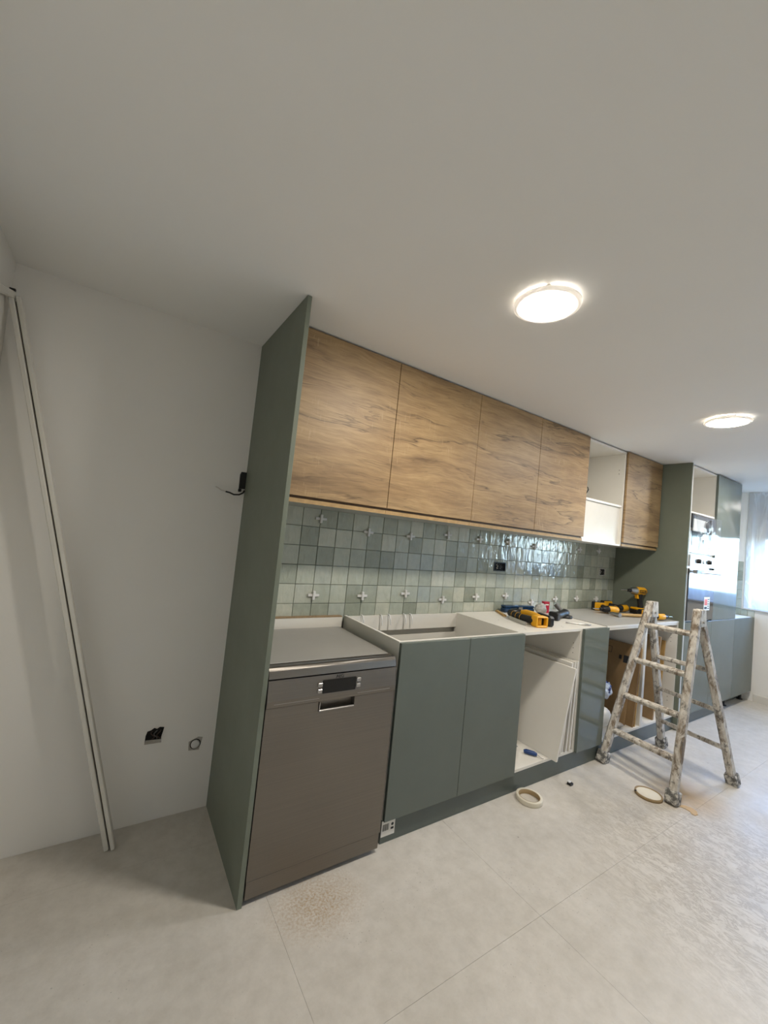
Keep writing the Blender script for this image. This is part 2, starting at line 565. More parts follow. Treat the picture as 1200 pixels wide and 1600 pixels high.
    def xf(self, M):
        self.v = [M @ q for q in self.v]
        return self

    def build(self, name, mat, parent=None, origin=None):
        if origin is None:
            lo = Vector([min(q[i] for q in self.v) for i in range(3)])
            hi = Vector([max(q[i] for q in self.v) for i in range(3)])
            origin = (lo + hi) / 2
            origin.z = lo.z if parent is None else origin.z
        origin = Vector(origin)
        me = bpy.data.meshes.new(name)
        me.from_pydata([q - origin for q in self.v], [], self.f)
        bm = bmesh.new()
        bm.from_mesh(me)
        bmesh.ops.recalc_face_normals(bm, faces=bm.faces[:])
        bm.to_mesh(me)
        bm.free()
        me.polygons.foreach_set('use_smooth', self.s)
        me.materials.append(MATS[mat])
        return link(name, me, origin, parent)


ORG = {}


def link(name, data, origin, parent=None):
    o = bpy.data.objects.new(name, data)
    COL.objects.link(o)
    ORG[o.name] = Vector(origin)
    if parent is not None:
        o.parent = parent
        o.location = Vector(origin) - ORG[parent.name]
    else:
        o.location = origin
    return o


def thing(name, label, cat, base=(0, 0, 0), group=None):
    o = link(name, None, base)
    o.empty_display_size = 0.05
    return tag(o, label, cat, group)


def tag(o, label, cat, group=None):
    o['label'] = label
    o['category'] = cat
    if group:
        o['group'] = group
    return o


def struct(o, label=None):
    o['kind'] = 'structure'
    if label:
        o['label'] = label
        
    return o


def B(name, parent, mat, *a, c=0.0):
    return MB().box(*a, c=c).build(name, mat, parent)


def text(name, body, size, mat, parent, origin, rot, extrude=0.0003):
    cu = bpy.data.curves.new(name, 'FONT')
    cu.body = body
    cu.size = size
    cu.extrude = extrude
    cu.align_x = 'CENTER'
    cu.align_y = 'CENTER'
    tmp = bpy.data.objects.new('tmp_text', cu)
    COL.objects.link(tmp)
    me = bpy.data.meshes.new_from_object(tmp.evaluated_get(bpy.context.evaluated_depsgraph_get()))
    bpy.data.objects.remove(tmp)
    me.materials.clear()
    me.materials.append(MATS[mat])
    o = link(name, me, origin, parent)
    o.rotation_euler = rot
    return o


# ================================================================== SETTING
T = 0.12
floor = struct(B('floor', None, 'floor', XL - T, XR + T, YF - T, T, -0.10, -0.0025), 'pale dusty cement-look tiled floor')
# floor tiles, 0.9 m
fx = [0.11 + 0.9 * i for i in range(-2, 7)]
fy = [-1.142 + 0.9 * i for i in range(-4, 3)]
for x in fx:
    for y in fy:
        a0, a1, b0, b1 = max(x, XL), min(x + 0.9, XR), max(y, YF), min(y + 0.9, 0)
        if a1 - a0 > 0.02 and b1 - b0 > 0.02:
            B('floor_tile', floor, 'floor', a0 + .0003, a1 - .0003, b0 + .0003, b1 - .0003, -0.0024, 0.0, c=0.0002)
wall_back = struct(B('wall_back', None, 'plaster', XL - T, XR + T, 0.0, T, -0.0, H), 'plastered white back wall behind the kitchen row')
struct(B('wall_left', None, 'plaster', XL - T, XL, YF - T, 0.0, 0.0, H))
struct(B('wall_front', None, 'plaster', XL, XR + T, YF - T, YF, 0.0, H))
ceiling = struct(B('ceiling', None, 'ceiling', XL - T, XR + T, YF - T, T, H, H + 0.1), 'smooth white ceiling')
WY0, WY1, WZ0, WZ1 = -2.75, -0.545, 1.0, 2.27
WT = 0.24
m = MB()
m.box(XR, XR + WT, WY1, 0.0, 0, H).box(XR, XR + WT, YF, WY0, 0, H)
m.box(XR, XR + WT, WY0, WY1, 0, WZ0).box(XR, XR + WT, WY0, WY1, WZ1, H)
wall_right = struct(m.build('wall_right', 'plaster'), 'white end wall with the window')
struct(MB().prism([(XR - .012, 0), (XR, 0), (XR, .085), (XR - .006, .085), (XR - .012, .075)], YF + .001, -0.625, 'XZ').build('baseboard_right', 'white_lacquer'))

# window in the end wall
win = link('window_1', None, (XR, (WY0 + WY1) / 2, WZ0))
win['kind'] = 'structure'
win['label'] = 'window with half lowered roller shutter in the end wall'
m = MB()
fx0, fx1 = XR + 0.10, XR + 0.16
m.box(fx0, fx1, WY0, WY1, WZ0 + .001, WZ0 + .07).box(fx0, fx1, WY0, WY1, WZ1 - .07, WZ1 - .001)
m.box(fx0, fx1, WY0 + .001, WY0 + .07, WZ0 + .07, WZ1 - .07).box(fx0, fx1, WY1 - .09, WY1 - .001, WZ0 + .07, WZ1 - .07)
m.box(fx0, fx1, -1.68, -1.60, WZ0 + .07, WZ1 - .07)
m.build('window_frame', 'white_lacquer', win)
for a, b in ((WY0 + .07, -1.68), (-1.60, WY1 - .09)):
    B('pane', win, 'pane', XR + .125, XR + .131, a, b, WZ0 + .07, WZ1 - .07)
    B('casement_rail', win, 'white_lacquer', XR + .115, XR + .145, a, b, WZ0 + .07, WZ0 + .12)
B('window_sill', win, 'white_lacquer', XR - .03, XR + .10, WY0 - .01, WY1 + .05, WZ0 - .028, WZ0 - .0005, c=.004)
for k in range(10):
    z0 = 1.77 + k * 0.0498
    B('shutter_slat', win, 'shutter', XR + .175, XR + .187, WY0 + .01, WY1 - .01, z0, z0 + 0.0496, c=.003)
m = MB()
m.box(XR - .012, XR - .0005, WY1 + .001, WY1 + .045, WZ0 + .001, H - .003, c=.002)
m.build('window_trim', 'white_lacquer', win)

# tiles on the back wall (backsplash)
C0, PT, R1 = 0.428, 0.1056, 1.396
G = 0.0022
TILE_Y0, TILE_Y1 = -0.0095, -0.0016
tile_me = {}


def tile_mesh(w, h):
    key = (round(w, 4), round(h, 4))
    if key not in tile_me:
        d = TILE_Y1 - TILE_Y0
        mb = MB().box(-w / 2, w / 2, -d / 2, d / 2, -h / 2, h / 2, c=0.0016)
        me = bpy.data.meshes.new('tile')
        me.from_pydata(mb.v, [], mb.f)
        me.materials.append(MATS['tile'])
        tile_me[key] = me
    return tile_me[key]


def put_tile(x0, x1, z0, z1, parent=wall_back, plane='Y'):
    x0 += G / 2; x1 -= G / 2; z0 += G / 2; z1 -= G / 2
    me = tile_mesh(x1 - x0, z1 - z0)
    yc = (TILE_Y0 + TILE_Y1) / 2 + RND.uniform(-.0004, .0006)
    if plane == 'Y':
        o = link('tile', me, ((x0 + x1) / 2, yc, (z0 + z1) / 2), parent)
        o.rotation_euler = (RND.uniform(-.006, .006), 0, RND.uniform(-.006, .006))
    else:
        o = link('tile', me, (XR + yc, (x0 + x1) / 2, (z0 + z1) / 2), parent)
        o.rotation_euler = (RND.uniform(-.006, .006), 0, math.radians(-90) + RND.uniform(-.006, .006))
    return o


HOLES = [(1.868, 2.000, 1.204, 1.274), (3.325, 3.425, 1.215, 1.283)]
cols = [C0 + PT * (i - 4) for i in range(35)]
rows = [R1 + PT - PT * j for j in range(7)]
B('tile_adhesive', wall_back, 'tile_bed', 0.0195, 3.597, -0.0014, -0.0002, 0.80, 1.503)
for j in range(6):
    for i in range(34):
        x0, x1, z0, z1 = max(cols[i], .0195), cols[i + 1], rows[j + 1], rows[j]
        hit = [h for h in HOLES if h[0] < x1 - .004 and h[1] > x0 + .004 and h[2] < z1 - .004 and h[3] > z0 + .004]
        if not hit:
            put_tile(x0, x1, z0, z1)
        else:
            h = hit[0]
            a0, a1, b0, b1 = x0 + G / 2, x1 - G / 2, z0 + G / 2, z1 - G / 2
            m = MB()
            if h[3] < b1: m.box(a0, a1, TILE_Y0, TILE_Y1, h[3], b1)
            if h[2] > b0: m.box(a0, a1, TILE_Y0, TILE_Y1, b0, h[2])
            lo, hi = max(h[2], b0), min(h[3], b1)
            if h[0] > a0: m.box(a0, h[0], TILE_Y0, TILE_Y1, lo, hi)
            if h[1] < a1: m.box(h[1], a1, TILE_Y0, TILE_Y1, lo, hi)
            m.build('cut_tile', 'tile', wall_back)
# tiles on the end wall under and beside the window
for j in range(6):
    for i in range(6):
        y1 = -0.012 - PT * i
        y0 = max(y1 - PT, -0.60)
        z0, z1 = rows[j + 1], rows[j]
        if i < 5 and y1 > -.47:
            put_tile(max(y0, -.485), y1, z0, z1, wall_right, 'X')
        if z0 < 0.965 and min(y1, -.485) - y0 > .02:
            put_tile(y0, min(y1, -.485), z0, WZ0 - .029, wall_right, 'X')


# tile levelling crosses pressed into the joints
def spacer(x, z, label, tilt, mat='white_plastic'):
    b = thing('tile_spacer', label, 'tile spacer', (x, -0.0105, z), 'white levelling crosses in the backsplash joints')
    w, l, d = .015, .034, .007
    m = MB().box(x - l, x + l, -.0205, -.0105, z - w / 2, z + w / 2, c=.002)
    m.build('cross_bar', mat, b)
    m = MB().box(x - w / 2, x + w / 2, -.0265, -.0105, z - l * .72, z + l * .72, c=.002)
    m.build('cross_stem', mat, b)
    b.rotation_euler = (0, tilt, 0)


ORD = ['first', 'second', 'third', 'fourth', 'fifth', 'sixth', 'seventh', 'eighth', 'ninth', 'tenth']
for k, (x, z) in enumerate([(.428, 1.444), (.744, 1.396), (1.061, 1.398), (1.378, 1.434), (1.690, 1.428), (2.006, 1.432), (2.322, 1.419), (2.962, 1.436), (3.276, 1.443)]):
    spacer(x, z, 'white tile cross in upper backsplash joint, %s from the tall left panel' % ORD[k], RND.uniform(-.06, .06))
for k, (x, z) in enumerate([(.432, 1.020), (.746, 1.017), (1.064, 1.032), (1.383, .993), (1.70, 1.013), (2.018, 1.021), (2.336, .970), (2.654, .996), (2.968, 1.000), (3.289, .994)]):
    spacer(x, z, 'white tile cross in lower backsplash joint, %s from the tall left panel' % ORD[k], RND.uniform(-.06, .06))

# open flush boxes in the backsplash
for k, h in enumerate(HOLES):
    x0, x1, z0, z1 = h
    t = thing('socket_box', ['wide black open socket box with wires in the middle of the backsplash',
                             'small open socket box near the tall oven unit in the backsplash'][k], 'socket box', ((x0 + x1) / 2, -.002, z0), 'open socket boxes in the backsplash')
    e = .004
    B('box_back', t, 'dark_hole', x0 + .002, x1 - .002, -.0030, -.0016, z0 + .002, z1 - .002)
    m = MB().box(x0 + .002, x1 - .002, -.0125, -.0031, z0 + .002, z0 + .002 + e).box(x0 + .002, x1 - .002, -.0125, -.0031, z1 - .002 - e, z1 - .002)
    m.box(x0 + .002, x0 + .002 + e, -.0125, -.0031, z0 + .007, z1 - .007).box(x1 - .002 - e, x1 - .002, -.0125, -.0031, z0 + .007, z1 - .007)
    m.build('box_rim', 'black_plastic' if k == 0 else 'white_plastic', t)
    cx, cz = (x0 + x1) / 2, (z0 + z1) / 2
    for q in range(3):
        pts = [(cx - .03 + .02 * q + .012 * math.sin(s * 2.2 + q), -.006 - .008 * math.sin(s * math.pi / 6), cz - .018 + .006 * s) for s in range(7)]
        MB().tube(pts, .0022, 6).build('wire', ['wire_white', 'black_plastic', 'tool_grey'][q], t)

# ================================================================== TALL END PANEL (left)
PD = 0.61
MB().box(0.0, 0.0183, -PD, -0.0005, 0.0005, H - 0.002, c=.0008).build('end_panel', 'sage_panel')
tag(bpy.data.objects['end_panel'], 'tall sage green end panel standing left of the dishwasher', 'panel')

# ================================================================== DISHWASHER
dx0, dx1, dyf = 0.0225, 0.6035, -0.611
dw = thing('dishwasher', 'freestanding stainless steel dishwasher beside the tall green panel', 'dishwasher', ((dx0 + dx1) / 2, -.3, 0))
B('body', dw, 'brushed', dx0 + .004, dx1 - .004, -.572, -.060, .012, .806)
m = MB().prism([(-.586, .812), (-.570, .850), (-.055, .850), (-.055, .808), (-.586, .808)], dx0 + .001, dx1 - .001, 'YZ')
top = m.build('top_frame', 'brushed', dw)
B('top_sheet', top, 'dw_top', dx0 + .012, dx1 - .014, -.556, -.062, .8505, .8535, c=.001)
# front apron of the worktop edge, rounded
m = MB().prism([(-.598, .808), (-.6085, .811), (-.601, .838), (-.594, .848), (-.587, .850), (-.587, .808)], dx0, dx1, 'YZ')
m.build('top_trim', 'brushed', dw)
m = MB().prism([(-.575, .706), (-.6145, .706), (-.6160, .730), (-.6080, .8055), (-.575, .8055)], dx0, dx1, 'YZ')
cp = m.build('control_panel', 'brushed', dw)
B('display', cp, 'display_dark', .246, .397, -.6168, -.606, .735, .787, c=.0008)
for bx, bz in ((.2335, .747), (.2335, .771), (.4095, .751), (.4095, .775)):
    B('button', cp, 'steel', bx - .010, bx + .010, -.6195, -.609, bz - .008, bz + .008, c=.002)
text('logo_lettering', 'AEG', .019, 'ink', cp, (.322, -.6099, .7960), (math.radians(84), 0, 0), .0006)
B('panel_line', cp, 'steel', .05, .235, -.6160, -.612, .7175, .7190)
B('panel_line', cp, 'steel', .41, .575, -.6160, -.612, .7175, .7190)
# door with recessed pull under the control panel
m = MB()
m.box(dx0, .237, -.611, -.575, .088, .7035).box(.402, dx1, -.611, -.575, .088, .7035)
m.box(.237, .402, -.611, -.575, .088, .664).box(.237, .402, -.585, -.575, .664, .7035)
door = m.build('door', 'brushed', dw)
m = MB().box(.239, .400, -.6155, -.606, .664, .6705, c=.0015)
m.box(.239, .2425, -.6155, -.588, .6705, .7000)
m.build('handle_lip', 'steel', door)
B('kick_plate', dw, 'brushed', dx0 + .003, dx1 - .003, -.607, -.560, .020, .0840, c=.001)
for fxx in (dx0 + .05, dx1 - .05):
    for fyy in (-.52, -.10):
        MB().lathe([(0, 0.0005), (.018, 0.0005), (.018, .006), (.008, .008), (.008, .013)], (fxx, fyy, 0), n=12).build('foot', 'black_rubber', dw)
# rail against the wall behind the dishwasher
t = thing('wall_rail', 'white rail board on the wall behind the dishwasher', 'board', (.32, -.03, .845))
B('board', t, 'melamine', .0225, .612, -.044, -.027, .780, .902)
B('raw_edge', t, 'particle_board', .0225, .612, -.044, -.0115, .9025, .9075)

# ================================================================== BASE CABINETS
ZB, ZT = 0.1076, 0.9071
YD = -0.594           # outer face of doors
YC = -0.5745          # front of carcasses
TH = 0.016


def carcass(t, x0, x1, z0, z1, yf, yb, top='full', holes=True, edge='melamine_edge'):
    B('side_panel', t, 'melamine', x0, x0 + TH, yf, yb, z0, z1, c=.0006)
    B('side_panel', t, 'melamine', x1 - TH, x1, yf, yb, z0, z1, c=.0006)
    B('bottom_panel', t, 'melamine', x0 + TH, x1 - TH, yf, yb, z0, z0 + TH)
    B('back_panel', t, 'melamine', x0 + TH, x1 - TH, yb - .012, yb - .004, z0 + TH, z1 - (TH if top == 'full' else .13))
    if top == 'full':
        B('top_panel', t, 'melamine', x0 + TH, x1 - TH, yf, yb, z1 - TH, z1)
    if holes:
        m = MB()
        for sx in (x0 + TH + .0004, x1 - TH - .0004):
            for zz in [z0 + .12, z0 + .152, z0 + .184, z1 - .17, z1 - .138, z1 - .106]:
                m.lathe([(0.0, 0), (.003, 0)], (sx, yf + .045, zz), 'X', 8, False)
        m.build('shelf_pin_holes', 'dark_hole', t)['kind'] = 'stuff'


def legs(t, xs, ys, z1):
    for x in xs:
        for y in ys:
            MB().lathe([(0, .0005), (.028, .0005), (.026, .012), (.014, .016), (.014, z1 - .02), (.03, z1 - .012), (.03, z1 - .0005), (0, z1 - .0005)], (x, y, 0), n=14).build('leg', 'black_plastic', t)


X1, X2, X3, X4, X5, X6 = 0.634, 1.524, 2.134, 2.440, 3.030, 3.600

sink = thing('sink_cabinet', 'wide topless sink cabinet with two sage green doors beside the dishwasher', 'cabinet', ((X1 + X2) / 2, -.3, 0), 'base cabinets')
carcass(sink, X1 + .001, X2 - .0005, ZB, ZT, YC, -.022, top='open', holes=False)
B('front_rail', sink, 'melamine', X1 + TH + .001, X2 - TH - .0005, YC, YC + .016, ZT - .09, ZT - .001)
rail = B('back_rail', sink, 'melamine', X1 + TH + .001, X2 - TH - .0005, -.040, -.026, ZT - .095, ZT - .004)
for x in (.735, .865, .925, 1.04, 1.09):
    pts = [(-.041, ZT - .002), (-.041, ZT + .006), (-.060, ZT + .004), (-.075, ZT - .02), (-.080, ZT - .055), (-.077, ZT - .055), (-.070, ZT - .022), (-.056, ZT - .003)]
    MB().prism(pts, x, x + .007, 'YZ').build('clip', 'white_plastic', rail)
for a, b in ((X1 + .0015, X1 + .4435), (X1 + .4465, X2 - .0015)):
    B('door', sink, 'sage', a, b, YD, YC - .0015, ZB + .001, ZT - .0035, c=.0012)
legs(sink, (X1 + .08, X2 - .08), (-.45, -.1), ZB)

op = thing('open_base_cabinet', 'open white base cabinet without door holding leaning shelf boards', 'cabinet', ((X2 + X3) / 2, -.3, 0), 'base cabinets')
carcass(op, X2 + .0005, X3 - .0005, ZB, ZT, YC, -.022)
legs(op, (X2 + .08, X3 - .08), (-.45, -.1), ZB)
for k in range(6):
    o = MB().lathe([(0, 0), (.0035, 0)], (1.62 + .37 * (k % 2) + .01 * k, -.52 + .012 * (k // 2) * 2 + (.2 if k > 3 else 0), ZT + .0006), 'Z', 8, False).build('cam_hole', 'dark_hole', op)

nar = thing('narrow_base_cabinet', 'narrow base cabinet with one tall glossy sage green door', 'cabinet', ((X3 + X4) / 2, -.3, 0), 'base cabinets')
carcass(nar, X3 + .0005, X4 - .0005, ZB, ZT, YC, -.022, holes=False)
B('door', nar, 'sage_gloss', X3 + .0015, X4 - .0015, YD - .001, YC - .0015, ZB + .001, ZT - .002, c=.0012)
legs(nar, (X3 + .06, X4 - .06), (-.45, -.1), ZB)

for (a, b, lab) in ((X4, X5, 'open white base cabinet next to the narrow door, cardboard inside'), (X5, X6, 'open white base cabinet against the tall oven unit, brown board inside')):
    t = thing('open_base_cabinet', lab, 'cabinet', ((a + b) / 2, -.3, 0), 'base cabinets')
    carcass(t, a + .0005, b - .0005, ZB, ZT - .010, YC, -.022)
    legs(t, (a + .08, b - .08), (-.45, -.1), ZB)
t = thing('worktop_board', 'grey board lying across the open cabinets under the drills', 'board', ((X4 + X6) / 2, -.3, ZT - .010))
B('board', t, 'melamine_grey', X4 + .002, X6 - .002, -.5735, -.024, ZT - .0095, ZT + .004)
B('front_edge', t, 'melamine_edge', X4 + .002, X6 - .002, -.5765, -.574, ZT - .0095, ZT + .004)

p = MB().box(X1 + .002, X6 - .004, -.573, -.557, 0.0008, ZB - .003, c=.0008).build('plinth', 'plinth')
tag(p, 'long dark green plinth board along the base cabinets', 'plinth')
lb = thing('barcode_label', 'white label with barcode stuck on the plinth by the dishwasher', 'label', (.672, -.5745, .04))
B('paper', lb, 'paper', .637, .712, -.5742, -.5733, .030, .100)
for k in range(11):
    B('bar', lb, 'ink', .643 + .0032 * k, .643 + .0032 * k + (.0021 if k % 3 else .0012), -.5746, -.5743, .055, .084)
MB().lathe([(0, 0), (.007, 0)], (.697, -.5745, .076), 'Y', 14, False).build('mark', 'ink', lb)
B('mark', lb, 'ink', .689, .705, -.5746, -.5743, .053, .063)

# shelf boards leaning inside the open cabinet
bz = ZB + TH + .0008
for k, (xb, xt, hh, yo) in enumerate([(1.868, 2.005, .545, -.625), (1.975, 2.040, .565, -.578), (2.012, 2.0595, .562, -.568), (2.042, 2.0790, .568, -.575), (2.072, 2.0980, .570, -.580)]):
    m = MB()
    th = .014
    m.prism([(xb, bz), (xb + th, bz), (xt + th, bz + hh), (xt, bz + hh)], yo, yo + .53, 'XZ')
    o = m.build('shelf_board', 'melamine')
    tag(o, ['front white shelf board leaning in the open cabinet, most slanted', 'second white shelf board of the leaning pack in the open cabinet',
            'third white shelf board of the leaning pack in the open cabinet', 'fourth white shelf board of the leaning pack in the open cabinet',
            'rearmost white shelf board of the pack, against the cabinet side'][k], 'board', 'shelf boards in the open cabinet')
# screwdriver and clear bag on the cabinet bottom
s = thing('screwdriver', 'screwdriver with blue handle on the bottom of the open cabinet', 'screwdriver', (1.79, -.51, bz))
MB().tube([(1.762, -.470, bz + .013), (1.772, -.480, bz + .0145), (1.797, -.520, bz + .0145), (1.806, -.535, bz + .013)], [.009, .0135, .0135, .009], 10).build('handle', 'blue_plastic', s)
MB().tube([(1.806, -.535, bz + .0125), (1.822, -.571, bz + .004)], .003, 8).build('shaft', 'steel', s)
g = MB().blob((1.715, -.375, bz + .024), (.045, .07, .018), 3, .25, 3, 5).build('clear_bag', 'bag')
tag(g, 'crumpled clear plastic bag on the bottom of the open cabinet', 'bag')

# cardboard and boards inside the two right-hand open cabinets
cz = bz
cb = thing('cardboard_box', 'flattened cardboard box with printed marks leaning in an open cabinet', 'cardboard', (2.94, -.3, cz), 'cardboard in the open cabinets')
MB().prism([(2.880, cz), (2.905, cz), (2.985, cz + .60), (2.968, cz + .60)], -.520, -.06, 'XZ').build('sheet', 'cardboard', cb)
def on_sheet(y, z, d=.0008):
    f = (z - cz) / .60
    return (2.880 + (2.968 - 2.880) * f - d, y, z)
def mark(y0, y1, z0, z1, nm='printed_mark'):
    MB().add([on_sheet(y0, z0), on_sheet(y1, z0), on_sheet(y1, z1), on_sheet(y0, z1), on_sheet(y0, z0, .0002), on_sheet(y1, z0, .0002), on_sheet(y1, z1, .0002), on_sheet(y0, z1, .0002)],
             [(0, 1, 2, 3), (7, 6, 5, 4), (0, 4, 5, 1), (1, 5, 6, 2), (2, 6, 7, 3), (3, 7, 4, 0)]).build(nm, 'ink', cb)
mark(-.50, -.455, .58, .636)
mark(-.44, -.42, .60, .63)
for a in (0, 1):
    mark(-.36 + .05 * a, -.357 + .05 * a, .63, .675)
    mark(-.36, -.31, .63 + .045 * a, .633 + .045 * a)
for k, (xb, xt, hh, mt) in enumerate([(2.925, 2.9875, .60, 'cardboard'), (2.955, 3.0005, .585, 'light_wood')]):
    o = MB().prism([(xb, cz), (xb + .010, cz), (xt + .010, cz + hh), (xt, cz + hh)], -.565, -.12, 'XZ').build('packing_board', mt)
    tag(o, ['brown packing board behind the printed cardboard in the open cabinet', 'pale wooden board leaning last against the cabinet divider'][k], 'board')
o = MB().prism([(3.255, cz), (3.275, cz), (3.335, cz + .66), (3.315, cz + .66)], -.56, -.08, 'XZ').build('cardboard_sheet', 'cardboard')
tag(o, 'dark brown cardboard sheet standing in the cabinet beside the oven unit', 'cardboard', 'cardboard in the open cabinets')
o = MB().prism([(3.50, cz), (3.516, cz), (3.572, cz + .60), (3.556, cz + .60)], -.50, -.10, 'XZ').build('packing_board', 'light_wood')
tag(o, 'narrow wooden board leaning on the right side inside the last open cabinet', 'board')
o = MB().blob((2.625, -.46, cz + .285), (.10, .065, .070), 5, .3, 3, 4).build('plastic_bag', 'printed_bag')
tag(o, 'crumpled blue and white plastic bag in the open cabinet', 'bag')
o = MB().blob((2.63, -.45, cz + .092), (.105, .08, .080), 9, .14, 3, 3).build('paper_sack', 'paper')
tag(o, 'crumpled white paper sack under the blue plastic bag', 'sack')
o = MB().blob((2.80, -.51, cz + .024), (.05, .04, .017), 4, .3, 2, 4).build('scrap_pile', 'cement_patch')
tag(o, 'small crumpled scrap beside the paper sack', 'scrap')

# ================================================================== WALL CABINETS
YU = -0.383
YUC = -0.364
ZU0, ZU1 = 1.527, 2.285
ux = [0.0195, 0.616, 1.213, 1.802, 2.388, 2.967, 3.584]
ZK = 1.497
names = ['oak wall cabinet beside the tall left panel', 'second oak wall cabinet from the tall left panel', 'third oak wall cabinet from the tall left panel',
         'fourth oak wall cabinet, left of the open hood cabinet', None, 'oak wall cabinet beside the tall oven unit']
for k in range(6):
    a, b = ux[k] + .0008, ux[k + 1] - .0008
    if k == 4:
        continue
    t = thing('wall_cabinet', names[k], 'cabinet', ((a + b) / 2, -.18, ZK), 'oak wall cabinets')
    m = MB()
    m.box(a, a + TH, YUC + .02, -.012, ZK + .013, 2.272).box(b - TH, b, YUC + .02, -.012, ZK + .013, 2.272)
    m.box(a + TH, b - TH, YUC, -.012, 2.256, 2.272).box(a + TH, b - TH, -.020, -.012, ZK + .013, 2.256)
    m.build('carcass', 'melamine' if k != 5 else 'oak_dark_edge', t)
    B('bottom_board', t, 'melamine_grey', a, b, YUC + .0005, -.0115, ZK, ZK + .0125)
    B('grip_strip', t, 'oak_edge', a, b, YUC - .008, YUC, ZK, ZK + .019)
    B('grip_channel', t, 'oak_dark_edge', a, b, YUC + .004, YUC + .012, ZK + .013, ZU0 + .03)
    B('door', t, 'oak', a + .0007, b - .0007, YU, YUC - .0012, ZU0, ZU1, c=.0012)
# open hood cabinet
a, b = ux[4] + .0008, ux[5] - .0008
t = thing('hood_cabinet', 'open white hood cabinet with closed lower front between the oak doors', 'cabinet', ((a + b) / 2, -.18, ZK))
for s0, s1 in ((a, a + TH), (b - TH, b)):
    B('side_panel', t, 'melamine', s0, s1, YUC, -.012, ZK + .003, 2.283, c=.0006)
B('top_panel', t, 'melamine', a + TH, b - TH, YUC, -.012, 2.267, 2.283)
B('back_panel', t, 'melamine', a + TH, b - TH, -.028, -.020, 1.83, 2.267)
B('shelf', t, 'melamine_edge', a + TH, b - TH, YUC + .004, -.03, 1.815, 1.831)
B('front_cover', t, 'white_lacquer', a + TH, b - TH, YUC + .018, YUC + .030, ZK + .012, 1.8145)
B('bottom_panel', t, 'melamine_edge', a + TH, b - TH, YUC, -.03, ZK - .001, ZK + .0115)
m = MB()
for x, z in ((b - TH - .0005, 2.10), (b - TH - .0005, 2.132)):
    m.lathe([(0, 0), (.0035, 0)], (x, -.32, z), 'X', 8, False)
m.build('shelf_pin_holes', 'dark_hole', t)['kind'] = 'stuff'
pts = [(2.475 + .022 * math.sin(s * .55 + .3), -.30 + .008 * s * .3, 1.8345 + .004 + .075 * math.sin(s * math.pi / 11) + .001 * s) for s in range(11)]
c = thing('hood_cable', 'black cable end curling up on the shelf of the hood cabinet', 'cable', (2.48, -.30, 1.8315))
MB().tube([(2.60, -.29, 1.8365), (2.54, -.30, 1.8365), (2.50, -.31, 1.840), (2.49, -.31, 1.86), (2.515, -.31, 1.885), (2.53, -.31, 1.905), (2.52, -.31, 1.922), (2.495, -.31, 1.925), (2.475, -.31, 1.912)], .0045, 8).build('cable', 'black_plastic', c)

# ================================================================== TALL OVEN UNIT
XO0, XO1, XO2, XO3 = 3.6105, 4.225, 4.829, 5.425
YT = -0.606
ov = thing('oven_tower', 'tall sage green oven tower with open top compartment and oven', 'cabinet', (3.92, -.3, 0))
B('side_panel', ov, 'sage_panel', XO0 - .008, XO0 + .010, YT, -.0008, 0.001, H - .002, c=.0008)
B('side_panel', ov, 'melamine_edge', XO0 + .0105, XO0 + .026, YT + .001, -.012, ZB, 2.283)
B('side_panel', ov, 'melamine', XO1 - .017, XO1 - .001, YT + .020, -.012, ZB, 2.283)
B('top_panel', ov, 'melamine', XO0 + .026, XO1 - .017, YT + .020, -.012, 2.267, 2.283)
B('back_panel', ov, 'melamine', XO0 + .026, XO1 - .017, -.045, -.035, .92, 2.267)
for z in (1.861, 1.492, .905):
    B('shelf', ov, 'melamine_edge', XO0 + .026, XO1 - .017, YT + .020, -.046, z, z + .014)
B('lower_door', ov, 'sage_gloss', XO0 + .0265, XO1 - .001, YT, YT + .018, ZB, .9015, c=.001)
B('bottom_panel', ov, 'melamine', XO0 + .026, XO1 - .017, YT + .02, -.012, ZB, ZB + .016)
legs(ov, (XO1 - .08,), (-.5, -.1), ZB)

oven = thing('oven', 'built-in steel oven with dark glass door in the tall tower', 'oven', (3.92, -.3, .9195))
oa, ob = XO0 + .0275, XO1 - .0185
B('casing', oven, 'steel', oa, ob, YT + .024, -.08, .9195, 1.4905)
cpn = B('control_panel', oven, 'oven_panel', oa, ob, YT - .012, YT + .0235, 1.389, 1.489, c=.002)
for x in (3.80, 4.035):
    MB().lathe([(.021, 0), (.019, -.022), (.0, -.024)], (x, YT - .0125, 1.440), 'Y', 20).build('knob', 'black_plastic', cpn)
MB().lathe([(.020, 0), (.020, -.003), (.0, -.0035)], (3.92, YT - .0125, 1.440), 'Y', 20).build('clock_face', 'oven_panel', cpn)
od = B('oven_door', oven, 'oven_glass', oa, ob, YT - .010, YT + .0235, .9200, 1.372, c=.002)
B('door_rail', od, 'oven_panel', oa, ob, YT - .013, YT - .0103, 1.320, 1.371)
MB().tube([(oa + .005, YT - .048, 1.347), (ob - .005, YT - .048, 1.347)], .013, 14).build('handle', 'oven_panel', od)
for x in (oa + .06, ob - .06):
    MB().tube([(x, YT - .0135, 1.347), (x, YT - .042, 1.347)], .006, 8).build('handle_post', 'chrome', od)
B('handle_sleeve', od, 'black_plastic', oa + .01, oa + .11, YT - .063, YT - .033, 1.332, 1.362, c=.003)
st = B('energy_label', od, 'paper', 3.985, 4.115, YT - .0112, YT - .0102, 1.005, 1.125)
B('energy_print', st, 'label_orange', 3.997, 4.060, YT - .0116, YT - .0113, 1.050, 1.105)
for k in range(5):
    B('energy_print', st, 'ink', 4.066, 4.105 - .005 * (k % 2), YT - .0116, YT - .0113, 1.018 + .020 * k, 1.026 + .020 * k)
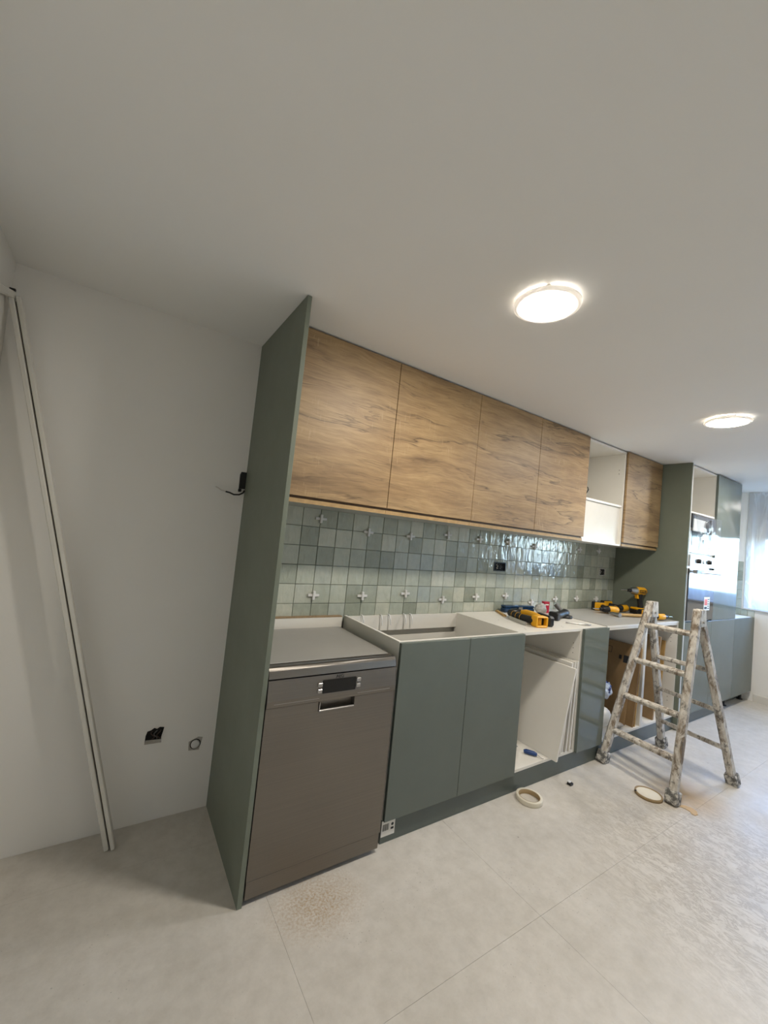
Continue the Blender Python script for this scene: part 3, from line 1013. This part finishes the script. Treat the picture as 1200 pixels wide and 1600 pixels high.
B('energy_print', st, 'ink', 3.997, 4.055, YT - .0116, YT - .0113, 1.016, 1.036)

# microwave still packed in film
mw = thing('microwave', 'built-in microwave wrapped in shiny film with foam corners above the oven', 'microwave', (3.92, -.3, 1.507))
ma, mb_ = XO0 + .030, XO1 - .022
B('casing', mw, 'steel', ma, mb_, YT + .03, -.12, 1.5075, 1.855)
B('front_panel', mw, 'chrome', ma + .01, mb_ - .01, YT + .004, YT + .0295, 1.5085, 1.850, c=.004)
B('window', mw, 'display_dark', ma + .04, mb_ - .20, YT + .0015, YT + .0035, 1.57, 1.70)
for (x0, x1, z0, z1) in ((ma + .03, ma + .39, 1.70, 1.81), (ma + .20, ma + .26, 1.53, 1.66), (mb_ - .13, mb_ - .03, 1.53, 1.84)):
    o = B('foam_corner', mw, 'foam' if x1 < mb_ - .1 else 'chrome', x0, x1, YT - .010, YT + .001, z0, z1, c=.006)
MB().lathe([(.0, -.016), (.040, -.016), (.046, -.010), (.046, 0)], (ma + .315, YT - .011, 1.755), 'Y', 24).build('dial', 'black_plastic', mw)
MB().lathe([(.052, -.010), (.060, -.010), (.060, 0), (.052, 0)], (ma + .315, YT - .0105, 1.755), 'Y', 24).build('dial_ring', 'chrome', mw)
B('corner_guard', mw, 'black_plastic', ma + .002, ma + .05, YT - .006, YT + .003, 1.73, 1.85, c=.003)
B('cable_tie', mw, 'black_plastic', ma + .235, ma + .262, YT - .014, YT - .0105, 1.585, 1.635, c=.002)
# crumpled wrapping film
from mathutils import noise as mn
def sheet(nx, nz, fn):
    vs = [fn(i / (nx - 1), j / (nz - 1)) for j in range(nz) for i in range(nx)]
    fs = [(j * nx + i, j * nx + i + 1, (j + 1) * nx + i + 1, (j + 1) * nx + i) for j in range(nz - 1) for i in range(nx - 1)]
    return vs, fs
def wr(u, w):
    x = ma + .006 + u * (mb_ - ma - .012)
    z = 1.511 + w * .335
    return (x, YT - .044 + .014 * mn.noise(Vector((x * 9, z * 7, 1))) + .004 * mn.noise(Vector((x * 24, z * 20, 4))), z)
vs, fs = sheet(44, 28, wr)
MB().add(vs, fs).build('wrapping_film', 'wrap', mw)

tc = thing('tall_cabinet', 'tall cabinet with glossy sage green door reflecting the window', 'cabinet', (4.53, -.3, 0))
B('carcass', tc, 'melamine', XO1, XO2 - .001, YT + .020, -.012, ZB, 2.283)
B('upper_door', tc, 'sage_gloss', XO1 - .016, XO2 - .001, YT - .001, YT + .0185, .9055, 2.284, c=.001)
B('lower_door', tc, 'sage_gloss', XO1 + .0015, XO2 - .0015, YT, YT + .0185, ZB, .9015, c=.001)
legs(tc, (XO1 + .1, XO2 - .04), (-.50, -.1), ZB)
bc = thing('corner_base_cabinet', 'low sage green base cabinet under the window at the end wall', 'cabinet', (5.13, -.3, 0), 'base cabinets')
B('carcass', bc, 'melamine', XO2, XO3, YT + .020, -.024, ZB, .894)
B('door', bc, 'sage', XO2 + .0005, XO3, YT, YT + .0185, ZB, .900, c=.001)
B('top_board', bc, 'melamine_edge', XO2 + .0005, XO3, YT + .019, -.024, .8945, .9025)
legs(bc, (XO2 + .06, XO3 - .06), (-.53, -.1), ZB)
p = MB().box(XO0 + .012, 4.55, -.573, -.557, 0.0008, ZB - .003, c=.0008).build('plinth', 'plinth')
tag(p, 'short dark green plinth board under the oven tower', 'plinth')
p = MB().box(4.95, XO3, -.50, -.484, 0.0008, ZB - .02, c=.0008).build('plinth', 'plinth')
tag(p, 'recessed dark plinth piece under the low cabinet by the end wall', 'plinth')

# plastic sheet over the window
def pf(u, w):
    y = -.512 - u * 2.27
    z = .985 + w * (2.285 - .985)
    x = XR - .038 + .026 * mn.noise(Vector((y * 3.2 + z * 1.4, z * .9, 2))) + .007 * mn.noise(Vector((y * 9 + z * 4, z * 3.0, 7)))
    return (x, y, z)
vs, fs = sheet(90, 50, pf)
o = MB().add(vs, fs, True).build('plastic_sheet', 'film')
tag(o, 'translucent protective plastic sheet hanging over the window', 'plastic sheet')

# ================================================================== CEILING LAMPS
lamp_labels = ['round white ceiling downlight nearest the tall left panel', 'round white ceiling downlight above the ladder',
               'unseen round white ceiling downlight added nearest the window']
lamp_spots = [(0.685, -1.189), (2.467, -1.182), (4.249, -1.182)]  # last downlight is out of view, added to balance the light
for k, (x, y) in enumerate(lamp_spots):
    t = thing('ceiling_lamp', lamp_labels[k], 'lamp', (x, y, H), 'ceiling downlights')
    z = H - .0005
    hs = MB().lathe([(0, 0), (.084, 0), (.084, -.012), (.0, -.012)], (x, y, z), n=40).build('housing', 'tool_grey', t)
    MB().lathe([(.0850, -.012), (.111, -.011), (.1165, -.0150), (.1155, -.0200), (.108, -.0245), (.0885, -.0235), (.0885, -.0180), (.0850, -.012)], (x, y, z), n=56).build('trim_ring', 'opal', t)
    MB().lathe([(0, -.0300), (.05, -.0292), (.076, -.0272), (.0870, -.0245), (.0880, -.0225)], (x, y, z), n=56).build('diffuser', 'diffuser', t)
    for a in (math.radians(38), math.radians(218)):
        q = Vector((x + .095 * math.cos(a), y + .095 * math.sin(a), 0))
        B('spring_clip', t, 'steel', q.x - .006, q.x + .006, q.y - .006, q.y + .006, z - .0105, z - .001)

# ================================================================== LADDER
lad = thing('ladder', 'old wooden double stepladder crusted with white paint', 'ladder', (2.74, -.87, 0))
FL, FR, RR, RL = Vector((2.43, -.607, 0)), Vector((2.371, -1.053, 0)), Vector((3.034, -1.146, 0)), Vector((3.145, -.682, 0))
AL, AR = Vector((2.79, -.702, 1.106)), Vector((2.70, -1.02, 1.115))


def stile(foot, apex, dz, off, name='stile'):
    ap = apex + Vector(off)
    d = (ap - foot)
    p0 = foot + d * (.045 / d.z)
    n = 9
    m = MB()
    out = Vector((foot.x - apex.x, 0, 0)).normalized()
    pts = [p0 + (ap - p0) * (i / n) for i in range(n + 1)]
    rr = [.029, .030, .030, .029, .030, .029, .029, .0285, .028, .027]
    m.obox(p0, ap, .042, .058, (0, 1, 0), .011)
    o = m.build(name, 'oldpaint', lad)
    return p0, ap


S = {}
for key, foot, apex, off in (('FL', FL, AL, (-.022, 0, 0)), ('RL', RL, AL, (.024, .012, -.03)), ('FR', FR, AR, (-.022, 0, 0)), ('RR', RR, AR, (.026, .006, -.03))):
    S[key] = stile(foot, apex, 0, off)
    p0, ap = S[key]
    d = (ap - p0).normalized()
    m = MB()
    m.obox(foot + Vector((0, 0, .0)), p0 + d * .028, .066, .066, (0, 1, 0), .006)
    zmin = min(q.z for q in m.v)
    for q in m.v:
        q.z = max(q.z, 0.0008)
    m.build('rubber_foot', 'boot', lad)


def at_z(key, z):
    p0, ap = S[key]
    return p0 + (ap - p0) * ((z - p0.z) / (ap.z - p0.z))


for za, zb in ((.940, .960), (.695, .712), (.452, .470), (.214, .230)):
    a, b = at_z('FL', za), at_z('FR', zb)
    MB().obox(a, b, .042, .029, (1, 0, .3), .006).build('rung', 'oldpaint', lad)
for za, zb in ((.700, .724), (.460, .467), (.206, .226)):
    a, b = at_z('RL', za), at_z('RR', zb)
    MB().obox(a, b, .042, .029, (-1, 0, .3), .006).build('rung', 'oldpaint', lad)
for ap in (AL, AR):
    MB().prism([(ap.x - .052, ap.z - .105), (ap.x + .056, ap.z - .105), (ap.x + .040, ap.z + .002), (ap.x - .034, ap.z + .002)], ap.y - .024, ap.y + .024, 'XZ').build('head_block', 'oldpaint', lad)
    MB().tube([ap + Vector((0, -.034, -.075)), ap + Vector((0, .034, -.075))], .008, 8).build('hinge_pin', 'steel', lad)

# ================================================================== THINGS ON THE FLOOR
t = thing('tape_roll', 'roll of masking tape lying flat near the plinth', 'tape', (1.58, -.66, 0), 'tape rolls on the floor')
MB().lathe([(.058, .0008), (.071, .0008), (.072, .003), (.072, .022), (.071, .024), (.058, .024)], (1.58, -.66, 0), n=40).build('tape', 'tape_roll', t)
MB().lathe([(.0545, .0010), (.0578, .0010), (.0578, .0238), (.0545, .0238), (.0545, .0010)], (1.58, -.66, 0), n=40).build('core', 'tape_core', t)
t = thing('round_lid', 'round shallow tan lid with dried residue beside the ladder foot', 'dish', (2.318, -.955, 0))  # container lid lying flat, shaped like a shallow dish
MB().lathe([(0, .004), (.064, .004), (.066, .016), (.072, .016), (.073, .0008), (0, .0008)], (2.318, -.950, 0), n=36).build('rim', 'tape_core', t)
MB().lathe([(0, .0052), (.062, .0045), (.0635, .0125), (.062, .0128), (0, .0128)], (2.318, -.950, 0), n=36).build('residue', 'tape_roll', t)
B('pull_tab', t, 'black_plastic', 2.255, 2.272, -.905, -.898, .0165, .019)
t = thing('plastic_bit', 'small black and white plastic piece on the floor by the tape roll', 'scrap', (1.95, -.675, 0))
B('base', t, 'black_plastic', 1.935, 1.965, -.688, -.662, .0008, .014, c=.002)
B('cap', t, 'white_plastic', 1.936, 1.962, -.680, -.660, .0145, .022, c=.002)
# paint drip
m = MB()
pp = [(2.40, -1.075), (2.43, -1.10), (2.44, -1.13), (2.43, -1.155), (2.40, -1.170), (2.375, -1.165), (2.372, -1.15), (2.39, -1.135), (2.392, -1.11), (2.385, -1.085)]
m.prism(pp, .0006, .0028, 'XY')
o = m.build('paint_drip', 'drip')
tag(o, 'tan paint drip on the floor beside the ladder foot', 'paint drip')

# ================================================================== THINGS ON THE LEFT WALL AREA
# white frame leaning into the corner
fr = thing('door_frame', 'slim white door frame profile leaning into the left corner', 'frame', (-.395, -.11, 0))
top1, top2 = Vector((-.942, -.071, 2.140)), Vector((-.920, -.066, 2.140))
MB().obox(Vector((-.398, -.108, .0012)), top1, .017, .030, (1, -.1, 0), .003).build('jamb_strip', 'white_lacquer', fr)
MB().obox(Vector((-.375, -.112, .0012)), top2, .016, .030, (1, -.1, 0), .003).build('jamb_strip', 'white_lacquer', fr)
MB().obox(Vector((-.3865, -.104, .004)), (top1 + top2) / 2 + Vector((0, .006, -.02)), .010, .008, (1, -.1, 0)).build('groove_web', 'groove', fr)
MB().obox(Vector((-.940, -.055, 2.146)), Vector((-.940, -.66, 1.960)), .026, .022, (0, 0, 1), .003).build('header', 'white_lacquer', fr)
B('corner_plug', fr, 'black_plastic', -.950, -.932, -.070, -.058, 2.158, 2.166)

# flush box hole low on the wall
t = thing('wall_socket_hole', 'ragged open socket hole with wires low on the left wall part', 'socket hole', (-.265, 0, .355))
out = [(-.300, .352), (-.235, .350), (-.236, .372), (-.232, .390), (-.228, .412), (-.246, .416), (-.256, .409), (-.268, .415), (-.280, .406), (-.294, .403), (-.299, .385)]
MB().prism(out, -.0032, -.0006, 'XZ').build('hole', 'dark_hole', t)
MB().prism([(-.301, .348), (-.233, .347), (-.236, .362), (-.297, .366)], -.0052, -.0034, 'XZ').build('ledge', 'cement_patch', t)
for q in range(3):
    pts = [(-.272 + .012 * q + .008 * math.sin(s + q), -.006 - .004 * math.sin(s * .6), .368 + .006 * s) for s in range(7)]
    MB().tube(pts, .002, 6).build('wire', ['wire_brown', 'tool_grey', 'wire_brown'][q], t)
t = thing('pipe_stub', 'round capped pipe stub in the wall near the tall green panel', 'pipe', (-.085, 0, .31))
MB().lathe([(.0235, -.0006), (.0235, -.003), (.020, -.0035), (.0198, -.0006)], (-.085, 0, .310), 'Y', 24).build('ring', 'dark_hole', t)
MB().lathe([(0, -.009), (.014, -.009), (.0195, -.006), (.0195, -.0006)], (-.085, 0, .310), 'Y', 24).build('cap', 'white_plastic', t)
MB().prism([(-.112, .284), (-.066, .280), (-.055, .336), (-.075, .341), (-.115, .324)], -.0024, -.0004, 'XZ').build('plaster_patch', 'cement_patch', t)
# junction box with a loose cable
t = thing('junction_box', 'black cable outlet with loose wire beside the tall green panel', 'junction box', (-.018, 0, 1.55))
MB().prism([(-.030, 1.548), (-.0015, 1.548), (-.0015, 1.632), (-.026, 1.632), (-.031, 1.618)], -.012, -.0006, 'XZ').build('box', 'black_plastic', t)
B('tab', t, 'black_plastic', -.033, -.018, -.016, -.004, 1.532, 1.547, c=.002)
MB().tube([(-.004, -.012, 1.540), (-.010, -.020, 1.528), (-.030, -.026, 1.516), (-.055, -.028, 1.513), (-.075, -.028, 1.520), (-.095, -.027, 1.523)], .0040, 8).build('cable', 'black_plastic', t)
MB().tube([(-.095, -.027, 1.523), (-.115, -.026, 1.527), (-.128, -.025, 1.535), (-.142, -.024, 1.541)], .0028, 8).build('bare_wire', 'wire_white', t)


# ================================================================== TOOLS ON THE WORKTOP
def place(t, x, y, z, rz):
    t.location = (x, y, z)
    t.rotation_euler = (0, 0, rz)


ZW = ZT + .0006


def saw():
    """Lying cordless jigsaw: D-shaped handle loop, open battery socket at the local +X end."""
    t = thing('cordless_saw', 'yellow and black cordless jigsaw lying on the open cabinet top', 'power tool')
    MB().tube([(-.135, -.040, .030), (-.150, -.012, .034), (-.150, .016, .036), (-.132, .042, .036)], [.024, .027, .027, .025], 14).build('rear_bumper', 'black_plastic', t)
    MB().tube([(-.130, .044, .038), (-.09, .052, .046), (-.02, .052, .048), (.05, .040, .046), (.10, .018, .042)], [.020, .023, .024, .024, .026], 14).build('upper_handle', 'tool_yellow', t)
    MB().tube([(-.125, -.044, .030), (-.06, -.054, .034), (.01, -.052, .034), (.06, -.040, .034), (.10, -.022, .034)], [.021, .024, .023, .023, .024], 14).build('grip', 'black_rubber', t)
    for x in (-.075, -.03, .015):
        MB().lathe([(.0245, -.002), (.0252, 0), (.0245, .002)], (x, -.053, .034), 'X', 16).build('grip_band', 'tool_yellow', t)
    h = MB()
    h.box(.092, .150, -.042, .042, .0005, .012, c=.004).box(.092, .150, -.042, .042, .060, .070, c=.004)
    h.box(.092, .150, -.044, -.032, .006, .066, c=.004).box(.092, .150, .032, .044, .006, .066, c=.004)
    h.box(.092, .104, -.034, .034, .010, .062)
    h.build('battery_socket', 'tool_yellow', t)
    B('socket_core', t, 'black_plastic', .105, .122, -.006, .031, .013, .059)
    for k in range(3):
        B('contact', t, 'tool_yellow', .105, .138, -.030 + .012 * k, -.024 + .012 * k, .016, .055)
    MB().box(-.02, .125, .072, .118, .0005, .068, c=.012).build('gear_case', 'black_plastic', t)
    MB().box(-.12, -.03, .080, .110, .006, .050, c=.010).build('motor_end', 'tool_grey', t)
    MB().box(-.08, .10, -.090, -.084, .0005, .024, c=.001).build('base_plate', 'steel', t)
    return t


t = saw()
place(t, 1.835, -.365, ZW, math.radians(-106))
t = thing('folding_rule', 'yellow wooden folding rule lying left of the jigsaw', 'rule')
MB().box(-.095, .095, -.012, .012, 0, .006, c=.001).build('stick', 'light_wood', t)
MB().box(-.095, .095, -.010, .010, .0065, .012, c=.001).build('stick', 'light_wood', t)
place(t, 1.865, -.115, ZW, math.radians(58))
t = thing('tool_case', 'long dark blue tool case by the backsplash', 'case')
MB().box(-.15, .15, -.028, .028, 0, .034, c=.008).build('tray', 'blue_case', t)
MB().box(-.15, .15, -.028, .028, .0345, .052, c=.008).build('lid', 'blue_case', t)
MB().box(-.02, .02, -.032, -.0285, .020, .044, c=.001).build('latch', 'steel', t)
place(t, 2.10, -.075, ZW, math.radians(-7))
t = thing('wrapped_packet', 'grey plastic wrapped packet behind the jigsaw', 'packet')
MB().blob((0, 0, .047), (.055, .034, .040), 12, .18, 3, 3).build('wrap', 'grey_wrap', t)
place(t, 2.24, -.175, ZW, 0)
t = thing('red_box', 'small dark red box behind the jigsaw', 'box')
MB().box(-.026, .026, -.015, .015, 0, .088, c=.002).build('carton', 'red_plastic', t)
MB().box(-.016, .016, -.0158, -.0152, .060, .070).build('print', 'paper', t)
place(t, 2.385, -.115, ZW, math.radians(-15))


def grinder():
    t = thing('angle_grinder', 'black cordless grinder lying right of the jigsaw', 'power tool')
    MB().tube([(-.15, 0, .030), (-.12, 0, .032), (-.02, 0, .034), (.03, 0, .036)], [.022, .026, .025, .030], 14).build('motor_body', 'black_plastic', t)
    MB().tube([(.03, 0, .036), (.07, 0, .036)], [.031, .026], 14).build('gear_head', 'tool_grey', t)
    MB().lathe([(0, .018), (.05, .018), (.052, .004), (.05, .001), (0, .001)], (.05, 0, 0), n=24).build('disc_guard', 'black_plastic', t)
    MB().box(-.20, -.145, -.034, .034, .001, .058, c=.006).build('battery', 'black_plastic', t)
    MB().box(-.1445, -.138, -.030, .030, .006, .054, c=.002).build('battery_plate', 'tool_yellow', t)
    MB().tube([(.05, .028, .040), (.05, .075, .085)], [.014, .019], 12).build('side_handle', 'tool_grey', t)
    return t


t = grinder()
place(t, 2.335, -.30, ZW, math.radians(14))
t = thing('clamp_key', 'thin steel wire key in front of the black grinder', 'key')
MB().tube([(-.08, .01, .005), (0, 0, .005), (.07, -.005, .005), (.09, .008, .005), (.075, .02, .005), (.05, .012, .005)], .004, 8).build('wire', 'steel', t)
place(t, 2.23, -.485, ZW, math.radians(-35))
ZG = ZT + .0046


def driver(name, label, lying, flip=False):
    """Impact driver: head along local +X (bit at +X end), grip down to battery."""
    t = thing(name, label, 'power tool', group='cordless drills beside the tall oven unit')
    M = Matrix.Identity(4)
    def b(mb, nm, mt):
        return mb.xf(M).build(nm, mt, t)
    if lying:
        M = Matrix.Translation((0, 0, .0375)) @ Matrix.Rotation(math.radians(90), 4, 'X') @ Matrix.Translation((0, 0, -.10))
        if flip:
            M = Matrix.Translation((0, 0, .0375)) @ Matrix.Rotation(math.radians(-90), 4, 'X') @ Matrix.Translation((0, 0, -.10))
    zc = .185
    b(MB().tube([(-.075, 0, zc), (-.06, 0, zc), (.0, 0, zc), (.025, 0, zc)], [.022, .031, .032, .030], 16), 'motor_housing', 'tool_yellow')
    b(MB().tube([(.025, 0, zc), (.06, 0, zc), (.082, 0, zc)], [.0305, .027, .018], 16), 'gear_nose', 'steel' if not lying else 'black_plastic')
    b(MB().tube([(.082, 0, zc), (.105, 0, zc)], [.014, .012], 12), 'chuck', 'black_plastic')
    b(MB().tube([(.105, 0, zc), (.175, 0, zc)], .0042, 8), 'bit', 'chrome')
    b(MB().tube([(-.02, 0, zc - .025), (-.025, 0, zc - .06), (-.035, 0, .075), (-.038, 0, .050)], [.021, .019, .018, .021], 12), 'grip', 'black_rubber')
    b(MB().prism([(.004, zc - .030), (.020, zc - .034), (.012, zc - .062), (-.004, zc - .062)], -.011, .011, 'XZ'), 'trigger', 'tool_yellow')
    b(MB().box(-.085, .035, -.034, .034, .036, .052, c=.005), 'battery_plate', 'tool_yellow')
    b(MB().box(-.088, .038, -.036, .036, 0.0005, .0355, c=.006), 'battery', 'black_plastic')
    b(MB().tube([(-.077, 0, zc), (-.088, 0, zc)], [.022, .012], 14), 'end_cap', 'black_plastic')
    b(MB().box(-.055, .018, -.0332, -.0305, zc - .012, zc + .011, c=.001).box(-.055, .018, .0305, .0332, zc - .012, zc + .011, c=.001), 'name_plate', 'black_plastic')
    if not lying:
        text('lettering', 'DEWALT', .017, 'tool_yellow', t, (-.018, .0335, zc - .0005), (math.radians(90), 0, math.radians(180)))
    return t


t = driver('impact_driver', 'upright yellow impact driver with bit standing on the grey board', False)
t.scale = (1.12, 1.12, 1.12)
place(t, 3.485, -.285, ZG, math.radians(165))
t = driver('cordless_drill', 'black and yellow drill lying at left on the grey board by the backsplash', True, True)
place(t, 3.13, -.170, ZG, math.radians(160))
t = driver('cordless_drill', 'black and yellow drill lying behind the impact driver', True, True)
place(t, 3.385, -.122, ZG, math.radians(178))
t = driver('cordless_drill', 'black and yellow drill lying right of the ladder top on the grey board', True)
t.scale = (.85, .85, .85)
place(t, 3.40, -.455, ZG, math.radians(-8))
t = thing('hammer', 'hammer with wooden handle and steel head lying on the grey board', 'hammer')
MB().tube([(0, 0, .018), (.10, 0, .016), (.28, 0, .016)], [.012, .014, .016], 10, True, .8).build('handle', 'light_wood', t)
MB().tube([(-.012, -.050, .019), (-.012, -.012, .019), (-.012, .02, .019), (-.012, .06, .019)], [.018, .016, .015, .006], 10).build('head', 'steel', t)
place(t, 3.03, -.335, ZG, math.radians(-16))
bpy.context.view_layer.update()
